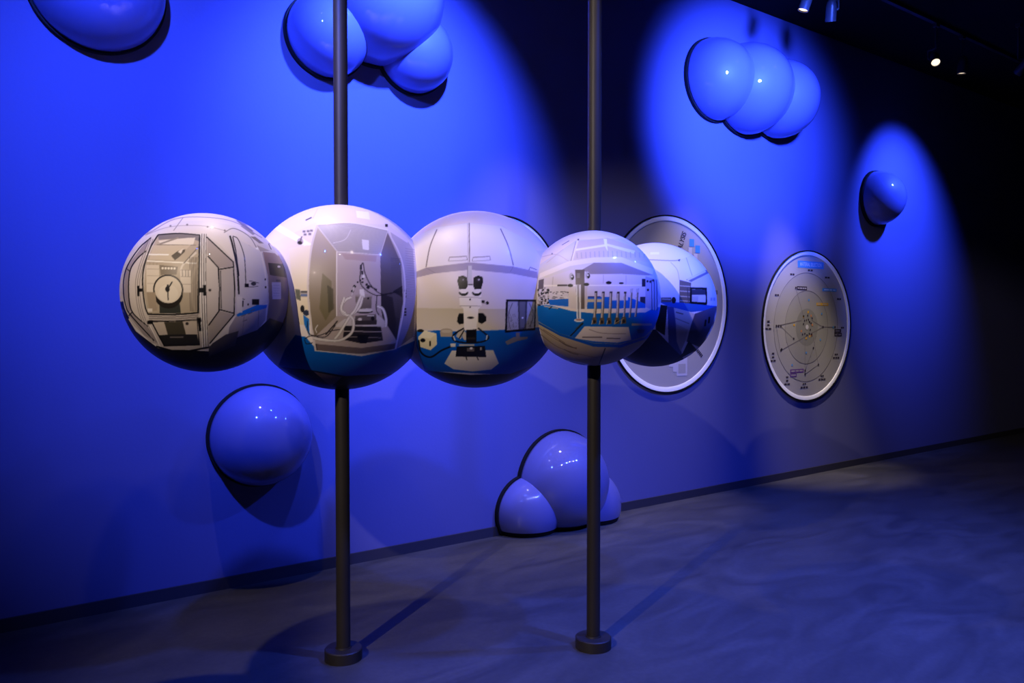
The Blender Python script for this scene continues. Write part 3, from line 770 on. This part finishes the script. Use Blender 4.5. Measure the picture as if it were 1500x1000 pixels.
    p.P([(346, 672), (604, 676), (620, 752), (540, 768), (400, 760), (288, 742)], (222, 208, 200), to=(210, 196, 188))
    p.L([(372, 690), (450, 712), (590, 716)], (168, 154, 150), 5); p.L([(332, 736), (450, 736)], (140, 126, 122), 8); p.L([(475, 742), (556, 744)], (130, 116, 114), 7)
    p.R(622, 655, 740, 668, (176, 166, 176)); p.P([(650, 690), (700, 690), (690, 712), (660, 712)], (70, 90, 140))
    # rods
    for x0, x1, y0, y1 in ((412, 404, 468, 650), (455, 448, 470, 652), (500, 491, 470, 652), (543, 537, 472, 650), (582, 576, 472, 648), (620, 610, 455, 640), (655, 643, 455, 636)):
        w_ = 17 if x0 < 570 else 12
        p.L([(x0, y0), ((x0 + x1) / 2 + 1, (y0 + y1) / 2), (x1, y1 - 20)], (128, 116, 112), w_)
        p.L([(x0 - 3, y0), ((x0 + x1) / 2 - 2, (y0 + y1) / 2), (x1 - 3, y1 - 20)], (214, 202, 196), w_ * .45)
        p.R(x0 - 6, y0 - 2, x0 + 8, y0 + 8, (70, 64, 66))
        if x0 < 600:
            p.P([(x1 - 12, y1 - 30), (x1 + 12, y1 - 30), (x1 + 14, y1 + 6), (x1 - 16, y1 + 10)], (120, 104, 84)); p.E(x1, y1 - 6, 8, 10, (60, 52, 46)); p.L([(x1 - 12, y1 - 14), (x1 - 16, y1 + 10)], (216, 204, 190), 4)
        else:
            p.E(x0, y0 + 8, 9, 12, (200, 194, 204))
    p.L([(575, 625), (520, 658)], (180, 164, 140), 4)
    p.P([(700, 380), (760, 400), (790, 520), (760, 580), (700, 560)], (190, 184, 206)); 
    for q in ((712, 410), (728, 412), (745, 405), (715, 460)): p.E(*q, 6, 7, (60, 56, 70))
    for x in (735, 750, 765): p.L([(x, 400), (x + 4, 580)], (90, 90, 120), 4)
    return p.blur(2)

def print_corner():
    p = Print(655, 1000, (236, 228, 240))
    p.P([(0, 0), (655, 0), (655, 330), (480, 300), (360, 280), (0, 270)], (240, 232, 240))
    p.L([(210, 278), (320, 284), (360, 282)], (170, 160, 170), 4); p.E(362, 283, 6, 5, (50, 44, 50)); p.R(215, 240, 260, 252, (250, 246, 240))
    p.L([(318, 292), (350, 330), (362, 382)], (196, 186, 206), 3)
    # wall cupboards on the right
    p.P([(362, 282), (440, 250), (520, 330), (500, 340), (395, 385), (362, 382)], (232, 226, 238)); p.L([(395, 270), (425, 360)], (180, 172, 190), 3)
    p.P([(395, 380), (495, 332), (505, 350), (420, 392)], (130, 126, 140)); p.P([(400, 378), (490, 335), (494, 342), (404, 386)], (226, 220, 230))
    p.P([(420, 395), (505, 352), (540, 420), (548, 510), (360, 500), (360, 400)], (214, 208, 220))
    # rack and monitor
    p.P([(345, 390), (362, 380), (362, 495), (345, 490)], (236, 230, 236)); p.P([(362, 380), (420, 395), (416, 500), (362, 496)], (120, 110, 104))
    for y in (410, 436, 462, 484): p.L([(364, y), (416, y + 4)], (200, 192, 186), 4)
    p.P([(415, 418), (498, 420), (500, 500), (414, 498)], (28, 26, 32)); p.P([(424, 428), (492, 430), (493, 494), (424, 490)], (206, 204, 214)); p.R(424, 430, 492, 456, (70, 72, 90))
    p.R(424, 462, 456, 490, (180, 180, 190)); p.P([(380, 496), (500, 500), (496, 512), (385, 506)], (24, 24, 34)); p.L([(402, 420), (408, 500)], (90, 84, 90), 4)
    for q in ((516, 470), (530, 470)): p.R(q[0], q[1], q[0] + 10, q[1] + 16, (170, 164, 180))
    # bench and cabinets
    p.P([(260, 490), (345, 492), (548, 512), (540, 530), (420, 542), (300, 510)], (60, 110, 190))
    p.R(270, 468, 322, 492, (110, 104, 110)); p.E(334, 482, 11, 16, (60, 52, 56)); p.L([(275, 476), (318, 478)], (210, 204, 206), 4)
    p.P([(242, 500), (302, 510), (290, 660), (244, 630)], (50, 48, 54))
    p.P([(302, 512), (345, 520), (352, 640), (380, 770), (310, 720)], (90, 96, 150))
    p.P([(335, 520), (440, 550), (420, 610), (400, 690), (362, 660), (345, 600)], (214, 202, 204)); p.P([(345, 600), (405, 630), (392, 690), (370, 740), (350, 690)], (190, 176, 180))
    p.L([(345, 542), (382, 552)], (110, 100, 104), 5); p.L([(342, 572), (412, 600)], (150, 140, 146), 4)
    p.P([(440, 550), (548, 512), (530, 600), (470, 720), (400, 690), (420, 610)], (110, 104, 130), to=(70, 66, 90))
    p.L([(494, 580), (490, 612)], (24, 22, 30), 8); p.L([(512, 566), (508, 598)], (24, 22, 30), 8)
    # floor, its navy deepened by painted shade of the ball's underside
    p.P([(0, 640), (244, 630), (310, 700), (390, 780), (320, 800), (655, 700), (655, 1000), (0, 1000)], (30, 34, 84), to=(20, 24, 60))
    p.P([(410, 685), (450, 730), (330, 795), (380, 750)], (8, 8, 14))
    p.P([(60, 780), (655, 830), (655, 1000), (0, 1000)], (22, 26, 60))
    return p.blur(2)

PRINTS = [print_machine(), print_box(), print_microscope(), print_rods(), print_corner()]


def printed_sphere(pr, centre, r, chart_c, chart_r, parent, label):
    """ball with the print laid on it through an azimuthal chart about its own facing axis"""
    k = (Vector(centre) - CAM).length / r
    nl = 360
    lat = np.linspace(-np.pi / 2, np.pi / 2, nl + 1)
    lon = np.r_[np.linspace(-1.75, 1.75, 420), np.linspace(1.75, 2 * np.pi - 1.75, 50)[1:-1]]
    m = len(lon)
    LA, LO = np.meshgrid(lat[1:-1], lon, indexing='ij')
    V = np.stack([np.cos(LA) * np.sin(LO), -np.cos(LA) * np.cos(LO), np.sin(LA)], -1).reshape(-1, 3)   # facing axis is -y
    V = np.vstack([V, [[0, 0, -1], [0, 0, 1]]])
    n = nl - 1
    I = np.arange(n * m).reshape(n, m)
    A = I[:-1]; B = np.roll(I, -1, 1)[:-1]; C = np.roll(I, -1, 1)[1:]; D = I[1:]
    quads = np.stack([A, B, C, D], -1).reshape(-1, 4)
    bot = np.stack([np.full(m, n * m), np.roll(I[0], -1), I[0]], -1)
    top = np.stack([np.full(m, n * m + 1), I[-1], np.roll(I[-1], -1)], -1)
    loops = np.r_[quads.ravel(), bot.ravel(), top.ravel()].astype(np.int32)
    starts = np.r_[np.arange(len(quads)) * 4, len(quads) * 4 + np.arange(2 * m) * 3].astype(np.int32)
    me = bpy.data.meshes.new('printed_sphere')
    me.vertices.add(len(V)); me.vertices.foreach_set('co', (V * r).astype(np.float32).ravel())
    me.loops.add(len(loops)); me.loops.foreach_set('vertex_index', loops)
    me.polygons.add(len(starts)); me.polygons.foreach_set('loop_start', starts)
    me.polygons.foreach_set('use_smooth', np.ones(len(starts), bool))
    me.update(calc_edges=True)
    # chart
    ct = np.clip(-V[:, 1], -1, 1)
    st = np.sqrt(np.maximum(1 - ct * ct, 1e-12))
    rho = st * math.sqrt(k * k - 1) / (k - ct)
    rho = np.where(ct < 1 / k, .985, np.minimum(rho, .985))
    x = chart_c[0] + chart_r[0] * rho * V[:, 0] / st
    y = chart_c[1] - chart_r[1] * rho * V[:, 2] / st
    x = np.clip(x, 0, pr.w - 2); y = np.clip(y, 0, pr.h - 2)
    xi, yi = x.astype(int), y.astype(int)
    fx, fy = (x - xi)[:, None], (y - yi)[:, None]
    a = pr.a
    c = (a[yi, xi] * (1 - fx) + a[yi, xi + 1] * fx) * (1 - fy) + (a[yi + 1, xi] * (1 - fx) + a[yi + 1, xi + 1] * fx) * fy
    c = np.clip(c / 255, 0, 1)
    c = np.where(c <= .04045, c / 12.92, ((c + .055) / 1.055) ** 2.4) ** 1.22
    at = me.color_attributes.new('print', 'FLOAT_COLOR', 'POINT')
    at.data.foreach_set('color', np.c_[c, np.ones(len(c))].astype(np.float32).ravel())
    me.materials.append(M_print)
    o = bpy.data.objects.new('printed_sphere', me)
    COL.objects.link(o)
    o.parent = parent
    o.location = Vector(centre) - parent.location
    d = (CAM - Vector(centre)).normalized()
    yaw = math.atan2(d.y, d.x) + math.pi / 2
    o.rotation_euler = (-math.asin(d.z), 0, yaw)
    o['label'] = label
    return o

M_print = material('glossy_print', (.8, .8, .8), .45, .3, coat=.12)
_n = M_print.node_tree.nodes.new('ShaderNodeAttribute')
_n.attribute_name = 'print'
_mul = M_print.node_tree.nodes.new('ShaderNodeMix'); _mul.data_type = 'RGBA'; _mul.blend_type = 'MULTIPLY'
_mul.inputs[0].default_value = 1; _mul.inputs[7].default_value = (.92, .92, .92, 1)
M_print.node_tree.links.new(_n.outputs['Color'], _mul.inputs[6])
M_print.node_tree.links.new(_mul.outputs[2], M_print.node_tree.nodes['Principled BSDF'].inputs['Base Color'])

chain = empty('sphere_row', (1.94, -1.54, 0), 'row of five fused spheres printed with laboratory views on two dark poles', 'sculpture')
def along(x, y, d):                                    # a point at depth d on the sight line through a measured spot
    return CAM + (F + rt * (x - 750) / 1150 + U * (500 - y) / 1150) * d
SPH = [  # spot, depth, radius in measured units, chart centre, chart radii, label
    ((304, 429), 3.07, 116.5, (496, 515), (444, 426), 'ball printed with a glazed machine door and a dial'),
    ((500, 436), 3.50, 135.5, (379, 503), (474, 466), 'ball printed with a steel fume box and hoses'),
    ((697, 439), 3.64, 129.5, (418, 496), (464, 461), 'ball printed with a white microscope on a blue bench'),
    ((868, 437), 3.50, 99.3, (392, 508), (398, 396), 'ball printed with metal rods on a blue bench'),
    ((957, 446.5), 3.98, 91, (231, 505), (317, 312), 'ball printed with a monitor in a corner of a laboratory')]
for (s, dep, rp, cc, cr, lab), pr in zip(SPH, PRINTS):
    c = along(s[0], s[1], dep)
    printed_sphere(pr, c, rp * dep / 1150 * .992, cc, cr, chain, lab)
for bx, by in ((1.443, -1.254), (2.428, -1.819)):
    q = Vector((bx, by, 0)) - chain.location
    bm = bmesh.new()
    lathe(bm, [(.0310, .03), (.0310, ZC - .001)], n=40, origin=q)
    p = obj('pole', bm, M_pole, chain, True)
    bm = bmesh.new()
    lathe(bm, [(.083, .0005), (.083, .046), (.079, .050), (.036, .050), (.034, .056), (.0315, .056)], n=56, origin=q)
    f = obj('base_flange', bm, M_pole, None, True)
    f.parent = p

# ------------------------------------------------------------------ track lamps
def rail(y, x0, x1, label):
    bm = bmesh.new()
    box(bm, x0, x1, y - .018, y + .018, ZC - .032, ZC - .0005)
    tag(obj('track_rail', bm, M_rail), label, 'lighting track')
rail(-.84, -.5, 12.5, 'black lighting track on the ceiling near the blue wall')
rail(-3.2, -.5, 5.2, 'black lighting track on the ceiling before the sphere row')
rail(-2.6, -.6, 6.2, 'black lighting track on the ceiling carrying the blue spot lamps')

def spot_lamp(p, a, w, c, cone, blend, label, size=.05, lens=None, length=.15, rad=.042):
    p, a = Vector(p), Vector(a)
    d = (a - p).normalized()
    root = empty('spot_lamp', (p.x, p.y, ZC - .03), label, 'lamp', 'track lamps')
    q = d.to_track_quat('Z', 'Y').to_matrix()
    off = p - root.location
    bm = bmesh.new()
    lathe(bm, [(rad * .55, -length), (rad * .8, -length + .012), (rad, -length + .05), (rad, .012), (rad - .004, .012), (rad - .004, -.004), (0, -.004)],
          n=32, origin=off, mat=q)
    obj('housing', bm, M_can, root, True)
    bm = bmesh.new()
    lathe(bm, [(rad - .005, -.002), (rad - .005, .001)], n=32, origin=off, mat=q)
    obj('lens', bm, lens or (M_lens_b if c == BLUE else M_lens), root, True)
    # stem and yoke from the track down to the can
    bm = bmesh.new()
    mid = off - d * length * .5
    side = d.cross(Vector((0, 0, 1)))
    side = side.normalized() if side.length > 1e-3 else Vector((1, 0, 0))
    top = mid + Vector((0, 0, .075)) + side * (rad + .012)
    for a0, b0, r0 in ((Vector((0, 0, 0)), Vector((0, 0, top.z)), .009), (Vector((0, 0, top.z)), top, .008), (top, mid + side * (rad + .012), .008),
                       (mid + side * (rad + .012), mid + side * (rad - .003), .012)):
        dd = b0 - a0
        if dd.length < 1e-4: continue
        lathe(bm, [(r0, 0), (r0, dd.length)], n=12, origin=a0, mat=dd.to_track_quat('Z', 'Y').to_matrix())
    obj('yoke', bm, M_can, root, True)
    bm = bmesh.new()
    box(bm, -.03, .03, -.02, .02, -.03, -.002)
    obj('track_adapter', bm, M_can, root)
    if w:
        ld = bpy.data.lights.new('spot_light', 'SPOT')
        ld.energy = w; ld.color = c
        ld.spot_size = math.radians(cone); ld.spot_blend = blend
        ld.shadow_soft_size = size
        lo = bpy.data.objects.new('spot_light', ld)
        COL.objects.link(lo)
        lo.location = p + d * .03
        lo.rotation_euler = d.to_track_quat('-Z', 'Y').to_euler()
    return root
for l in LAMPS:
    spot_lamp(lens=M_lens_b if l['c'] == BLUE else M_lens_hot, **l)
for x, y, a in ((.5, -3.2, (1.4, 0, .9)), (1.2, -3.2, (1.6, 0, 1.0)), (1.9, -3.2, (3.4, 0, .5)), (3.5, -3.2, (3.7, 0, .5)), (4.2, -3.2, (3.9, 0, .6))):  # extra out-of-view lamps, added to give the bubbles highlight dots
    spot_lamp(p=(x, y, 4.02), a=a, w=34, c=WARM, cone=40, blend=1, size=.05, lens=M_lens_hot,
              label='unseen white lamp added on the front track for bubble highlights')
TRK = -.84
for l in [
    dict(p=(3.30, TRK, 3.95), a=(3.25, 0, .80), w=150, c=WARM, cone=40, blend=.9, label='wall track lamp above the hidden round panel'),
    dict(p=(5.505, TRK, 3.95), a=(4.80, 0, .65), w=310, c=WARM, cone=34, blend=1, label='lit wall track lamp pointing at the panel behind the far sphere'),
    dict(p=(5.88, TRK, 3.95), a=(6.92, 0, .60), w=500, c=WARM, cone=32, blend=1, label='blue tinted wall track lamp turned away towards the chart'),
    dict(p=(7.623, TRK, 3.95), a=(6.4, -1.7, 2.5), w=6, c=WARM, cone=40, blend=.9, label='lit wall track lamp with the wider glowing lens'),
    dict(p=(8.147, TRK, 3.95), a=(8.2, -.55, 1.0), w=12, c=WARM, cone=40, blend=.9, label='lit wall track lamp with a thin glowing lens'),
]:
    spot_lamp(**l)
